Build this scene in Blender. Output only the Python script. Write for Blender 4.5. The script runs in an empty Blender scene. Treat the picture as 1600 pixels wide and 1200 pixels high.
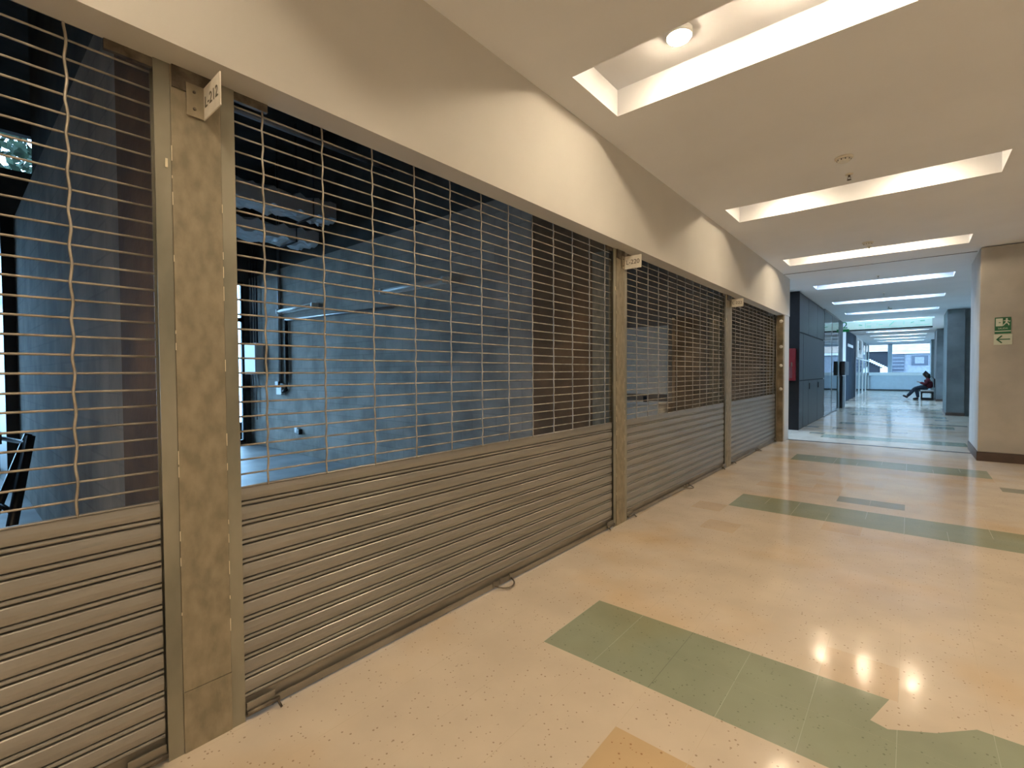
import bpy, bmesh, math, random
from mathutils import Vector, Matrix
random.seed(7)
S = bpy.context.scene
COL = S.collection
# ------------------------------------------------------------------ camera
yaw, pitch, roll = .6972, -.0236, -.0058
f = Vector((-math.sin(yaw)*math.cos(pitch), math.cos(yaw)*math.cos(pitch), math.sin(pitch)))
r0 = Vector((math.cos(yaw), math.sin(yaw), 0)); u0 = r0.cross(f)
r = r0*math.cos(roll)+u0*math.sin(roll); u = u0*math.cos(roll)-r0*math.sin(roll)
cam = bpy.data.cameras.new('camera'); co = bpy.data.objects.new('camera', cam); COL.objects.link(co)
mw = Matrix((r, u, -f)).transposed().to_4x4(); mw.translation = (0, 0, 1.5); co.matrix_world = mw
cam.sensor_fit = 'HORIZONTAL'; cam.sensor_width = 36; cam.lens = 742.2833/1600*36; cam.clip_start = .05; cam.clip_end = 300
S.camera = co
# ------------------------------------------------------------------ world, daylight, exposure
W = bpy.data.worlds.new('world'); S.world = W; W.use_nodes = True
W.node_tree.nodes['Background'].inputs[0].default_value = (.39, .66, 1, 1)
W.node_tree.nodes['Background'].inputs[1].default_value = 15.5
S.view_settings.view_transform = 'Standard'; S.view_settings.look = 'None'; S.view_settings.gamma = 1
S.view_settings.exposure = 0.07; S.view_settings.use_curve_mapping = False
S.cycles.use_denoising = True; S.cycles.max_bounces = 9; S.cycles.diffuse_bounces = 6; S.cycles.glossy_bounces = 4
S.cycles.transparent_max_bounces = 12; S.cycles.sample_clamp_indirect = 6; S.cycles.caustics_reflective = False; S.cycles.caustics_refractive = False
try: S.cycles.use_light_tree = True
except Exception: pass
LAMP_W = 240.0      # radiance of the warm downlights
LAMP_C = 330.0      # radiance of the cool downlights
WARM = (1, .80, .55); COOL = (.52, .73, 1)

def portal(name, loc, sx, sy, direction):
    l = bpy.data.lights.new(name, 'AREA'); l.shape = 'RECTANGLE'; l.size = sx; l.size_y = sy
    l.cycles.is_portal = True
    o = bpy.data.objects.new(name, l); COL.objects.link(o); o.location = loc
    o.rotation_euler = Vector(direction).to_track_quat('-Z', 'Y').to_euler()

# ------------------------------------------------------------------ materials
def mat(name, col, rough=.6, metal=0., var=.08, scale=6, stretch=(1, 1, 1), bump=0., bscale=None, spec=.5, col2=None, lo=.35, hi=.65, emit=None, estr=0, detail=4, coat=0.):
    m = bpy.data.materials.new(name); m.use_nodes = True; t = m.node_tree; N = t.nodes; L = t.links
    b = N['Principled BSDF']; b.inputs['Roughness'].default_value = rough; b.inputs['Metallic'].default_value = metal
    b.inputs['Specular IOR Level'].default_value = spec; b.inputs['Coat Weight'].default_value = coat
    tc = N.new('ShaderNodeTexCoord'); mp = N.new('ShaderNodeMapping'); mp.inputs['Scale'].default_value = stretch
    L.new(tc.outputs['Object'], mp.inputs[0])
    nz = N.new('ShaderNodeTexNoise'); nz.inputs['Scale'].default_value = scale; nz.inputs['Detail'].default_value = detail
    L.new(mp.outputs[0], nz.inputs[0])
    cr = N.new('ShaderNodeValToRGB'); cr.color_ramp.elements[0].position = lo; cr.color_ramp.elements[1].position = hi
    c2 = col2 or tuple(min(1, c*(1+var)) for c in col); c1 = col if col2 else tuple(c*(1-var) for c in col)
    cr.color_ramp.elements[0].color = (*c1, 1); cr.color_ramp.elements[1].color = (*c2, 1)
    L.new(nz.outputs[0], cr.inputs[0]); L.new(cr.outputs[0], b.inputs['Base Color'])
    if bump:
        n2 = N.new('ShaderNodeTexNoise'); n2.inputs['Scale'].default_value = bscale or scale*4; n2.inputs['Detail'].default_value = 3
        L.new(mp.outputs[0], n2.inputs[0]); bp = N.new('ShaderNodeBump'); bp.inputs['Strength'].default_value = bump; bp.inputs['Distance'].default_value = .01
        L.new(n2.outputs[0], bp.inputs['Height']); L.new(bp.outputs[0], b.inputs['Normal'])
    if emit:
        b.inputs['Emission Color'].default_value = (*emit, 1); b.inputs['Emission Strength'].default_value = estr
    m['b'] = 1
    return m

def tilemat(name, col, spots=(.22, .13, .07), dens=.55, rough=.12):
    m = mat(name, col, rough=rough, var=.07, scale=2.2, detail=6, spec=.5); t = m.node_tree; N = t.nodes; L = t.links
    b = N['Principled BSDF']; base = b.inputs['Base Color'].links[0].from_socket
    tc = N['Texture Coordinate']
    # fine chips
    v = N.new('ShaderNodeTexVoronoi'); v.inputs['Scale'].default_value = 55; L.new(tc.outputs['Object'], v.inputs['Vector'])
    sep = N.new('ShaderNodeSeparateColor'); L.new(v.outputs['Color'], sep.inputs[0])
    d = N.new('ShaderNodeMath'); d.operation = 'LESS_THAN'; L.new(v.outputs['Distance'], d.inputs[0])
    sz = N.new('ShaderNodeMath'); sz.operation = 'MULTIPLY'; sz.inputs[1].default_value = .28; L.new(sep.outputs[1], sz.inputs[0]); L.new(sz.outputs[0], d.inputs[1])
    sel = N.new('ShaderNodeMath'); sel.operation = 'GREATER_THAN'; sel.inputs[1].default_value = dens; L.new(sep.outputs[0], sel.inputs[0])
    mu = N.new('ShaderNodeMath'); mu.operation = 'MULTIPLY'; L.new(d.outputs[0], mu.inputs[0]); L.new(sel.outputs[0], mu.inputs[1])
    m3 = N.new('ShaderNodeMath'); m3.operation = 'MULTIPLY'; m3.inputs[1].default_value = .6; L.new(mu.outputs[0], m3.inputs[0])
    mx = N.new('ShaderNodeMixRGB'); mx.inputs[2].default_value = (*spots, 1); L.new(m3.outputs[0], mx.inputs[0]); L.new(base, mx.inputs[1])
    # worn, ochre-tinted patches
    n = N.new('ShaderNodeTexNoise'); n.inputs['Scale'].default_value = .9; n.inputs['Detail'].default_value = 3; L.new(tc.outputs['Object'], n.inputs[0])
    cr = N.new('ShaderNodeValToRGB'); cr.color_ramp.elements[0].position = .52; cr.color_ramp.elements[1].position = .75
    cr.color_ramp.elements[0].color = (1, 1, 1, 1); cr.color_ramp.elements[1].color = (.97, .83, .62, 1); L.new(n.outputs[0], cr.inputs[0])
    m2 = N.new('ShaderNodeMixRGB'); m2.blend_type = 'MULTIPLY'; m2.inputs[0].default_value = 1; L.new(mx.outputs[0], m2.inputs[1]); L.new(cr.outputs[0], m2.inputs[2])
    L.new(m2.outputs[0], b.inputs['Base Color'])
    # slight unevenness of the polish
    n3 = N.new('ShaderNodeTexNoise'); n3.inputs['Scale'].default_value = 5; L.new(tc.outputs['Object'], n3.inputs[0])
    mr = N.new('ShaderNodeMapRange'); mr.inputs[3].default_value = rough*.7; mr.inputs[4].default_value = rough*1.5; L.new(n3.outputs[0], mr.inputs[0]); L.new(mr.outputs[0], b.inputs['Roughness'])
    bp = N.new('ShaderNodeBump'); bp.inputs['Strength'].default_value = .12; bp.inputs['Distance'].default_value = .01
    n4 = N.new('ShaderNodeTexNoise'); n4.inputs['Scale'].default_value = 6; n4.inputs['Detail'].default_value = 1; L.new(tc.outputs['Object'], n4.inputs[0])
    L.new(n4.outputs[0], bp.inputs['Height']); L.new(bp.outputs[0], b.inputs['Normal'])
    return m

def blockmat(name, col, bw=.4, bh=.2, mort=.8, swap=False):
    m = mat(name, col, rough=.9, var=.22, scale=2.5, detail=6, bump=.3, bscale=30); t = m.node_tree; N = t.nodes; L = t.links
    b = N['Principled BSDF']; base = b.inputs['Base Color'].links[0].from_socket
    tc = N['Texture Coordinate']; sp = N.new('ShaderNodeSeparateXYZ'); cb = N.new('ShaderNodeCombineXYZ')
    L.new(tc.outputs['Object'], sp.inputs[0]); L.new(sp.outputs[1 if swap else 0], cb.inputs[0]); L.new(sp.outputs[2], cb.inputs[1])
    bk = N.new('ShaderNodeTexBrick'); bk.inputs['Scale'].default_value = 1; bk.inputs['Brick Width'].default_value = bw; bk.inputs['Row Height'].default_value = bh
    bk.inputs['Mortar Size'].default_value = .008; bk.inputs['Color1'].default_value = (1, 1, 1, 1); bk.inputs['Color2'].default_value = (.84, .84, .84, 1); bk.inputs['Mortar'].default_value = (mort, mort, mort, 1)
    L.new(cb.outputs[0], bk.inputs[0])
    mx = N.new('ShaderNodeMixRGB'); mx.blend_type = 'MULTIPLY'; mx.inputs[0].default_value = 1; L.new(base, mx.inputs[1]); L.new(bk.outputs[0], mx.inputs[2]); L.new(mx.outputs[0], b.inputs['Base Color'])
    return m

def glassmat(name, tint, refl=.12):
    m = bpy.data.materials.new(name); m.use_nodes = True; t = m.node_tree; N = t.nodes; L = t.links; N.remove(N['Principled BSDF'])
    tr = N.new('ShaderNodeBsdfTransparent'); tr.inputs[0].default_value = (*tint, 1)
    gl = N.new('ShaderNodeBsdfGlossy'); gl.inputs['Roughness'].default_value = .02
    lw = N.new('ShaderNodeFresnel'); lw.inputs[0].default_value = 1.45
    n = N.new('ShaderNodeTexNoise'); n.inputs['Scale'].default_value = 2
    mr = N.new('ShaderNodeMath'); mr.operation = 'MULTIPLY_ADD'; mr.inputs[1].default_value = .03; mr.inputs[2].default_value = 0; L.new(n.outputs[0], mr.inputs[0])
    ad = N.new('ShaderNodeMath'); ad.operation = 'ADD'; ad.use_clamp = True; L.new(lw.outputs[0], ad.inputs[0]); L.new(mr.outputs[0], ad.inputs[1])
    mx = N.new('ShaderNodeMixShader'); L.new(ad.outputs[0], mx.inputs[0]); L.new(tr.outputs[0], mx.inputs[1]); L.new(gl.outputs[0], mx.inputs[2])
    L.new(mx.outputs[0], N['Material Output'].inputs[0]); return m

m_paint = mat('white_wall_paint', (.605, .592, .565), .7, var=.025, scale=1.5, bump=.03, bscale=60)
m_ceil = mat('ceiling_paint', (.86, .88, .93), .8, var=.02, scale=1.2)
m_beige = tilemat('beige_vinyl_tile', (.66, .57, .465))
m_green = tilemat('green_vinyl_tile', (.30, .335, .25), (.12, .13, .09))
m_ochre = tilemat('ochre_vinyl_tile', (.58, .43, .26), (.25, .10, .03), .35)
m_greyg = tilemat('grey_green_vinyl_tile', (.30, .30, .25), (.15, .15, .12))
m_tan = tilemat('tan_vinyl_tile', (.63, .51, .38))
m_joint = mat('tile_joint', (.62, .53, .41), .25)
m_jlight = mat('pale_tile_joint', (.32, .35, .265), .3)
m_jdark = mat('dark_tile_joint', (.10, .11, .08), .5)
m_slat = mat('galvanised_steel_slats', (.275, .262, .240), .33, .5, scale=3, stretch=(1, .4, 3), col2=(.325, .31, .285), bump=.015, bscale=5)
m_rod = mat('galvanised_rod', (.24, .215, .18), .45, .4, scale=14, col2=(.42, .385, .33), lo=.3, hi=.6)
m_rail = mat('guide_rail_steel', (.20, .195, .155), .45, .5, scale=4, stretch=(1, 1, .5), col2=(.32, .30, .24), bump=.05)
m_col = mat('weathered_steel_plate', (.215, .188, .132), .5, .3, scale=19, stretch=(1, 1, .6), col2=(.315, .27, .195), bump=.15, bscale=40, detail=8)
m_chip = mat('paint_chip', (.8, .72, .55), .7)
m_brail = mat('bottom_rail_steel', (.20, .18, .15), .45, .6, scale=6, stretch=(1, .3, 1), col2=(.34, .31, .26))
m_dirty = mat('greasy_dark_steel', (.08, .065, .05), .5, .6, scale=20, col2=(.20, .17, .13))
m_block = blockmat('concrete_block_wall', (.42, .39, .345))
m_brownblock = blockmat('plastered_block_wall', (.30, .245, .19), .3, .15)
m_shopfloor = mat('dusty_concrete_floor', (.30, .30, .30), .5, var=.25, scale=1.6, bump=.1, detail=7)
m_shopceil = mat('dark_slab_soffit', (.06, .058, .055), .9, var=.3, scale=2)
m_black = mat('black_powder_coat', (.012, .012, .014), .4, var=.2)
m_frame = mat('dark_window_frame', (.03, .032, .036), .4, .3)
m_white = mat('white_enamel', (.80, .80, .78), .45, var=.02)
m_offwhite = mat('cream_plate_paint', (.78, .74, .66), .5, var=.06, scale=20)
m_ink = mat('dark_lettering', (.10, .085, .06), .6)
m_foil = mat('crumpled_foil_wrap', (.85, .86, .88), .42, .6, var=.05, scale=5, bump=1.0, bscale=7, stretch=(1, .5, 1))
m_duct = mat('dark_duct_metal', (.05, .05, .055), .5, .6)
m_pipe = mat('grey_conduit', (.35, .35, .36), .4, .5)
m_rough = mat('bare_masonry_pier', (.12, .095, .055), .9, scale=7, col2=(.25, .20, .13), bump=.5, bscale=30, detail=8)
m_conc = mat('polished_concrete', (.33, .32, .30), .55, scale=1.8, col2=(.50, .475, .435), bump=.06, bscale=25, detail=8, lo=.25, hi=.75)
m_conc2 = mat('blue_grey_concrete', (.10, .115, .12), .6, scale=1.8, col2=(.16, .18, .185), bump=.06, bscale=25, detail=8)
m_navy = mat('navy_cladding', (.012, .025, .042), .6, var=.15, spec=.2)
m_stub = blockmat('brown_plastered_stub', (.20, .125, .065), .3, .15, .9)
m_uppershade = mat('upper_wall_shade_tone', (.085, .08, .07), .9, var=.3, scale=2, bump=.2)  # shade above window height put into the wall colour
m_base = mat('brown_skirting', (.075, .048, .038), .45, var=.15)
m_panel = mat('blue_grey_laminate', (.024, .028, .033), .42, var=.12, scale=2, stretch=(1, 6, .3))
m_darkpanel = mat('near_black_laminate', (.010, .010, .012), .6, var=.15, spec=.25)
m_red = mat('fire_cabinet_red', (.17, .006, .013), .35, var=.08)
m_smoke = mat('smoked_acrylic', (.16, .05, .06), .15)
m_greensign = mat('safety_green', (.015, .13, .06), .5, var=.05)
m_lum = mat('pale_luminescent_white', (.58, .64, .56), .5, var=.03)
m_gold = mat('metal_threshold', (.30, .30, .30), .25, .9, var=.15, scale=10)
m_glass = glassmat('storefront_glass', (.80, .93, .93))
m_winglass = glassmat('window_glass', (.90, .96, .97))
m_lightpanel = mat('backlit_banner', (.7, .9, .88), .5, emit=(.52, .86, .92), estr=.58)
m_bangreen = mat('banner_green', (.02, .25, .08), .5, emit=(.01, .22, .07), estr=.25)
m_bantext = mat('banner_pale_green_print', (.3, .6, .5), .5, emit=(.3, .62, .56), estr=.4)
m_parapet = mat('white_parapet', (.58, .66, .74), .6, var=.03)
m_brightsill = mat('bright_white_sill', (.93, .94, .94), .4, var=.01)
m_stucco = mat('outside_cream_roof', (.60, .47, .38), .8, var=.1, scale=2, stretch=(1, 1, 4))
m_outgrey = mat('outside_grey_render', (.20, .22, .25), .8, var=.1)
m_outdark = mat('outside_dark_void', (.015, .018, .025), .9)
m_outwin = mat('outside_window_grey', (.05, .065, .09), .3)
m_ground = mat('outside_ground', (.09, .10, .09), .9, var=.15)
m_leaf = mat('dark_foliage', (.02, .04, .02), .8, var=.4)
m_skin = mat('skin', (.36, .19, .13), .55, var=.05)
m_hair = mat('black_hair', (.012, .010, .010), .5)
m_jacket = mat('maroon_jacket', (.10, .008, .018), .8, var=.2)
m_jeans = mat('dark_blue_jeans', (.020, .035, .06), .85, var=.2)
m_shoe = mat('black_shoe', (.012, .012, .016), .6)

def emis(name, col, s):
    return mat(name, (.9, .9, .9), .5, emit=col, estr=s)
m_lampw = emis('warm_lamp', WARM, LAMP_W); m_lampc = emis('cool_lamp', COOL, LAMP_C)
m_lampoff = mat('unlit_lens', (.7, .68, .62), .3)

# ------------------------------------------------------------------ geometry helpers (world coordinates in, parent-relative out)
def B(): return bmesh.new()
def box(bm, x0, x1, y0, y1, z0, z1, bev=0, mi=0):
    vs = [bm.verts.new(p) for p in ((x0,y0,z0),(x1,y0,z0),(x1,y1,z0),(x0,y1,z0),(x0,y0,z1),(x1,y0,z1),(x1,y1,z1),(x0,y1,z1))]
    fs = [bm.faces.new([vs[i] for i in q]) for q in ((0,3,2,1),(4,5,6,7),(0,1,5,4),(1,2,6,5),(2,3,7,6),(3,0,4,7))]
    for q in fs: q.material_index = mi
    if bev:
        es = {e for q in fs for e in q.edges}
        bmesh.ops.bevel(bm, geom=list(es), offset=bev, segments=2, affect='EDGES', profile=.6)
    return bm
def quad(bm, pts, mi=0):
    q = bm.faces.new([bm.verts.new(p) for p in pts]); q.material_index = mi; return q
def tube(bm, pts, rad, n=8, caps=True, radii=None):
    pts = [Vector(p) for p in pts]; rings = []
    up = Vector((0, 0, 1))
    for i, p in enumerate(pts):
        d = (pts[min(i+1, len(pts)-1)]-pts[max(i-1, 0)]).normalized()
        a = up if abs(d.dot(up)) < .93 else Vector((1, 0, 0))
        s = d.cross(a).normalized(); t = d.cross(s).normalized(); rr = radii[i] if radii else rad
        rings.append([bm.verts.new(p+s*math.cos(2*math.pi*k/n)*rr+t*math.sin(2*math.pi*k/n)*rr) for k in range(n)])
    for a, b in zip(rings, rings[1:]):
        for k in range(n): bm.faces.new((a[k], a[(k+1) % n], b[(k+1) % n], b[k])).smooth = True
    if caps: bm.faces.new(rings[0][::-1]); bm.faces.new(rings[-1])
    return bm
def lathe(bm, c, prof, n=24, axis='z', mi=0):
    c = Vector(c); rings = []
    for rr, h in prof:
        ring = []
        for k in range(n):
            a = 2*math.pi*k/n; x, y = rr*math.cos(a), rr*math.sin(a)
            p = {'z': (x, y, h), 'y': (x, h, y), 'x': (h, x, y)}[axis]; ring.append(bm.verts.new(c+Vector(p)))
        rings.append(ring)
    for a, b in zip(rings, rings[1:]):
        for k in range(n):
            q = bm.faces.new((a[k], a[(k+1) % n], b[(k+1) % n], b[k])); q.smooth = True; q.material_index = mi
    bm.faces.new(rings[0][::-1]).material_index = mi; bm.faces.new(rings[-1]).material_index = mi
    return bm
def origin(o):
    p = Vector((0, 0, 0))
    while o: p = p+o.location; o = o.parent
    return p
def obj(name, bm, m, parent=None, label=None, cat=None, group=None, kind=None, loc=None):
    bmesh.ops.recalc_face_normals(bm, faces=bm.faces)
    me = bpy.data.meshes.new(name)
    if parent: P = origin(parent); l = Vector((0, 0, 0))
    elif loc is not None: P = Vector(loc); l = P
    else:
        xs = [v.co for v in bm.verts]
        P = Vector(((min(v.x for v in xs)+max(v.x for v in xs))/2, (min(v.y for v in xs)+max(v.y for v in xs))/2, min(v.z for v in xs))); l = P
        if kind == 'structure': P = l = Vector((0, 0, 0))
    bmesh.ops.translate(bm, verts=bm.verts, vec=-P)
    bm.to_mesh(me); bm.free()
    for mm in (m if isinstance(m, (list, tuple)) else [m]): me.materials.append(mm)
    o = bpy.data.objects.new(name, me); COL.objects.link(o); o.location = l
    if parent: o.parent = parent
    for k, v in (('label', label), ('category', cat), ('group', group), ('kind', kind)):
        if v: o[k] = v
    return o
def thing(name, label, cat, loc, group=None):
    o = bpy.data.objects.new(name, None); COL.objects.link(o); o.location = loc; o.empty_display_size = .1
    o['label'] = label; o['category'] = cat
    if group: o['group'] = group
    return o
def copy_tree(o, parent=None):
    c = o.copy(); COL.objects.link(c)
    if parent: c.parent = parent
    for ch in o.children: copy_tree(ch, c)
    return c
def text(name, s, size, loc, rot, m, parent, depth=.0015, label=None, sx=1.0, align='CENTER'):
    cu = bpy.data.curves.new(name, 'FONT'); cu.body = s; cu.size = size; cu.extrude = depth; cu.align_x = align; cu.align_y = 'CENTER'; cu.offset = .0
    t = bpy.data.objects.new(name, cu); COL.objects.link(t)
    bpy.context.view_layer.update()
    me = bpy.data.meshes.new_from_object(t.evaluated_get(bpy.context.evaluated_depsgraph_get()))
    bpy.data.objects.remove(t); bpy.data.curves.remove(cu)
    me.transform(Matrix.Translation(Vector(loc)-origin(parent)) @ rot @ Matrix.Diagonal((sx, 1, 1, 1)))
    me.materials.clear(); me.materials.append(m)
    o = bpy.data.objects.new(name, me); COL.objects.link(o); o.parent = parent
    if label: o['label'] = label
    return o
FACE_CAM = Matrix.Rotation(math.pi/2, 4, 'X')          # reads left to right towards +X, faces -Y
FACE_HALL = FACE_CAM @ Matrix.Rotation(0, 4, 'Z')

XS = -2.187      # plane of the shutters
XF = -2.042      # face of the bulkhead
ZC, ZS = 3.52, 2.69
XR = 3.6
XN = 5.7      # right wall of the unseen near hall, widened for the added fill lamps

# ------------------------------------------------------------------ floor
def floor_build():
    xe = [-2.6] + [round(-1.55+.305*k, 4) for k in range(-3, 24)] + [XN+.02]
    strips = [(-4.9, -4.28), (-1.39, -.77), (2.115, 2.735), (5.62, 6.2676), (9.214, 9.89), (12.75, 13.4), (16.3, 16.95), (19.8, 20.5), (23.3, 24.0), (27, 27.7), (31, 31.7), (35, 35.7), (39, 39.7), (43, 43.7), (45.6, 45.7)]
    ye = []; prev = -8.0
    for a, b in strips:
        n = max(1, round((a-prev)/.305)); ye += [prev+(a-prev)*k/n for k in range(n)]
        ye += [a, (a+b)/2]; prev = b
    ye.append(prev)
    sx = {2: (-1.55, 9), 3: (-1.55, 1.0), 4: (-1.55, 1.0)}
    def colour(xc, yc):
        for i, (a, b) in enumerate(strips[:-1]):
            if a < yc < b:
                hi = {2: 4, 3: 4, 4: 1.0}.get(i, 1.0)
                if -1.55 < xc < hi: return 1
        if -.94 < xc < -.3 and 1.5 < yc < 1.80: return 2
        if -.62 < xc < .0 and 6.56 < yc < 6.88: return 3
        if .9 < xc < 1.5 and 8.3 < yc < 8.75: return 3
        if -1.56 < xc < -.94 and 6.88 < yc < 7.2: return 4
        if .6 < xc < 1.5 and 3.6 < yc < 4.3: return 4
        if yc > 12 and random.random() < .03: return 3
        return 4 if random.random() < .02 else 0
    bm = B(); g = .0012
    for i in range(len(xe)-1):
        for j in range(len(ye)-1):
            x0, x1, y0, y1 = xe[i], xe[i+1], ye[j], ye[j+1]; c = colour((x0+x1)/2, (y0+y1)/2)
            quad(bm, ((x0+g, y0+g, 0), (x1-g, y0+g, 0), (x1-g, y1-g, 0), (x0+g, y1-g, 0)), c)
            # joints: mostly tight, a few that opened up
            jm = 6 if c == 1 else 5
            if c == 1 and (i*7+j) % 3 == 0 and not (2 < y0 < 2.7): jm = 1
            if c == 1 and abs(x0-(-.94)) < .02 and 2 < y0 < 2.7: jm = 7
            quad(bm, ((x0-g, y0, -.0002), (x0+g, y0, -.0002), (x0+g, y1, -.0002), (x0-g, y1, -.0002)), jm)
            quad(bm, ((x0, y0-g, -.0002), (x1, y0-g, -.0002), (x1, y0+g, -.0002), (x0, y0+g, -.0002)), c if c != 1 else 1)
    box(bm, -2.6, XN+.02, -8, 45.7, -.2, -.004, mi=5)
    quad(bm, ((-.055, 2.737, .0006), (-.115, 2.52, .0006), (-.055, 2.50, .0006), (.10, 2.80-.2, .0006), (.235, 2.737, .0006)), 0)
    o = obj('floor', bm, [m_beige, m_green, m_ochre, m_greyg, m_tan, m_joint, m_jlight, m_jdark], kind='structure')
    return o
floor_build()
bm = B(); box(bm, -11.1, -2.602, -4, 12.1, -.2, -.001); obj('floor', bm, m_shopfloor, kind='structure')
bm = B(); box(bm, -8.4, -2.602, 18, 46, -.2, -.001); obj('floor', bm, mat('pale_shop_floor', (.55, .6, .62), .2), kind='structure')

# ------------------------------------------------------------------ ceiling with recessed slots
X0s, X1s = -1.793, .697
slots = [2.803+3.51*k for k in range(-3, 12)]; SW = .655; ZT = 3.725
def ceiling():
    bm = B(); ys = [-8.0]
    for s in slots: ys += [s, s+SW]
    ys.append(45.8)
    def q4(a, b, c, d): quad(bm, (a, b, c, d))
    for k in range(0, len(ys)-1):
        y0, y1 = ys[k], ys[k+1]
        if k % 2 == 0:
            q4((-2.6, y0, ZC), (XN+.02, y0, ZC), (XN+.02, y1, ZC), (-2.6, y1, ZC))
        else:
            rows = [(X0s, X1s)] + ([(X0s+4.1, X1s+4.1)] if y0 < 9 else []); xp = -2.6  # second row of slots, added out of view for the fill lamps
            for a, b in rows:
                q4((xp, y0, ZC), (a, y0, ZC), (a, y1, ZC), (xp, y1, ZC)); xp = b
                q4((a, y0, ZT), (b, y0, ZT), (b, y1, ZT), (a, y1, ZT))
                q4((a, y0, ZC), (b, y0, ZC), (b, y0, ZT), (a, y0, ZT)); q4((a, y1, ZC), (b, y1, ZC), (b, y1, ZT), (a, y1, ZT))
                q4((a, y0, ZC), (a, y1, ZC), (a, y1, ZT), (a, y0, ZT)); q4((b, y0, ZC), (b, y1, ZC), (b, y1, ZT), (b, y0, ZT))
            q4((xp, y0, ZC), (XN+.02, y0, ZC), (XN+.02, y1, ZC), (xp, y1, ZC))
    bmesh.ops.remove_doubles(bm, verts=bm.verts, dist=1e-5)
    box(bm, -2.6, XN+.02, -8, 45.8, 3.93, 4.0)
    obj('ceiling', bm, m_ceil, kind='structure')
ceiling()
bm = B(); box(bm, XF, .86, 11.30, 11.335, ZC-.004, ZC+.02); obj('trim_1', bm, m_base, kind='structure')

# ------------------------------------------------------------------ downlights in the slots
def downlight(x, y, lit, label, group):
    t = thing('downlight', label, 'ceiling light', (x, y, ZT), group)
    bm = B(); lathe(bm, (x, y, ZT), [(.084, 0), (.084, -.036), (.080, -.040), (.075, -.040), (.073, -.034)], 28); obj('housing', bm, m_white, t)
    bm = B(); lathe(bm, (x, y, ZT), [(.073, -.030), (.073, -.041), (.067, -.052), (.050, -.060), (.028, -.065), (.008, -.067)], 28); obj('lens', bm, lit, t)
    return t
xl = (-1.18, -.55, .08); pos = ('nearest the shutters', 'at the centre', 'furthest right')
warm_names = {0: 'the nearest ceiling slot', 1: 'the second ceiling slot', 2: 'the third ceiling slot'}
protos = {}
for k, s in enumerate(slots):
    kk = k-3
    for i, x in enumerate(xl):
        y = s+SW/2-.0
        warm = kk < 3
        if kk in warm_names:
            off = (kk == 1 and i == 1)
            lb = ('Unlit' if off else 'Warm') + ' round downlight %s in %s' % (pos[i], warm_names[kk]); g = 'warm downlights in the corridor ceiling slots'
            key = 'off' if off else 'w'
        elif kk < 0:
            lb = 'warm round downlight recessed in a ceiling slot behind the viewpoint'; g = 'downlights behind the viewpoint'; key = 'w'
        else:
            lb = 'cool round downlight %s in the %s slot past the ceiling joint' % (pos[i], ('first','second','third','fourth','fifth','sixth','seventh','eighth','ninth','tenth')[kk-3]); g = 'cool downlights in the far ceiling slots'; key = 'c'
        if key not in protos:
            o = protos[key] = downlight(x, y, {'w': m_lampw, 'c': m_lampc, 'off': m_lampoff}[key], lb, g)
        else:
            o = copy_tree(protos[key]); o.location = (x, y, ZT); o['label'] = lb; o['group'] = g
for k, s in enumerate(slots[:5]):  # unseen parallel row of lamps, added for ambient fill
    for i, x in enumerate(xl):
        o = copy_tree(protos['w']); o.location = (x+4.1, s+SW/2, ZT); o['label'] = 'added warm fill downlight in an unseen row of slots right of the view'; o['group'] = 'added fill downlights right of the view'
# ------------------------------------------------------------------ walls of the corridor
bm = B(); box(bm, XS-.01, XF, -8, 11.42, ZS, ZC+.02); box(bm, XS-.01, XS+.03, -8, 12, ZC, 5.7)
box(bm, -2.35, XF+.0, 11.42, 11.98, 2.70, ZC+.02)          # return block at the end of the bulkhead
obj('wall_left', bm, m_paint, kind='structure')
bm = B(); box(bm, -2.40, -2.052, 11.503, 11.98, 0, 2.70, .004); obj('wall_left_end', bm, m_paint, kind='structure')
bm = B(); box(bm, XN, XN+.15, -8, 11.2, 0, ZC+.3); box(bm, 2.6, XN+.15, 11.2, 11.35, 0, ZC); box(bm, XR, XR+.15, 11.2, 23.0, 0, ZC+.3); box(bm, XR, XR+.15, 31.2, 46, 0, ZC+.3)
box(bm, XR, XR+.15, 23.0, 31.2, 0, .4); box(bm, XR, XR+.15, 23.0, 31.2, 3.2, ZC+.3); obj('wall_right', bm, m_paint, kind='structure')
bm = B(); box(bm, -12, XN+.15, -8.15, -8, -.2, 5.2); obj('wall_back', bm, m_paint, kind='structure')
bm = B(); box(bm, XS-.03, XS-.005, -8, -3.3, 0, ZS); obj('wall_left_near', bm, m_paint, kind='structure')

# ------------------------------------------------------------------ shops behind the shutters
ZI = 5.6
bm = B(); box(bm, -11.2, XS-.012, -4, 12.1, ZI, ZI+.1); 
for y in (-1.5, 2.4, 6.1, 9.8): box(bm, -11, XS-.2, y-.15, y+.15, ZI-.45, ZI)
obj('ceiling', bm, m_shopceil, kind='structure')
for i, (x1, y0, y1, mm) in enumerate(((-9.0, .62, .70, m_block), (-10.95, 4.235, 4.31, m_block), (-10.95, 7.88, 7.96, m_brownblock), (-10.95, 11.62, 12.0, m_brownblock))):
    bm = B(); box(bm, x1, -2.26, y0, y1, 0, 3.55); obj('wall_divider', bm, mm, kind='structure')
    bm = B(); box(bm, -6.9 if i == 0 else x1, -2.26, y0, y1, 3.55, ZI); obj('wall_upper', bm, m_uppershade, kind='structure')  # upper part toned dark in place of shade
for (y0, y1) in ((.613, .72), (4.229, 4.33)):
    bm = B(); box(bm, -3.25, -2.255, y0, y1, 0, 3.55); obj('wall_stub', bm, m_stub, kind='structure')
bm = B(); box(bm, -11.0, -2.26, -4.1, -4.0, 0, ZI); obj('wall_shop_end', bm, m_block, kind='structure')
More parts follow.
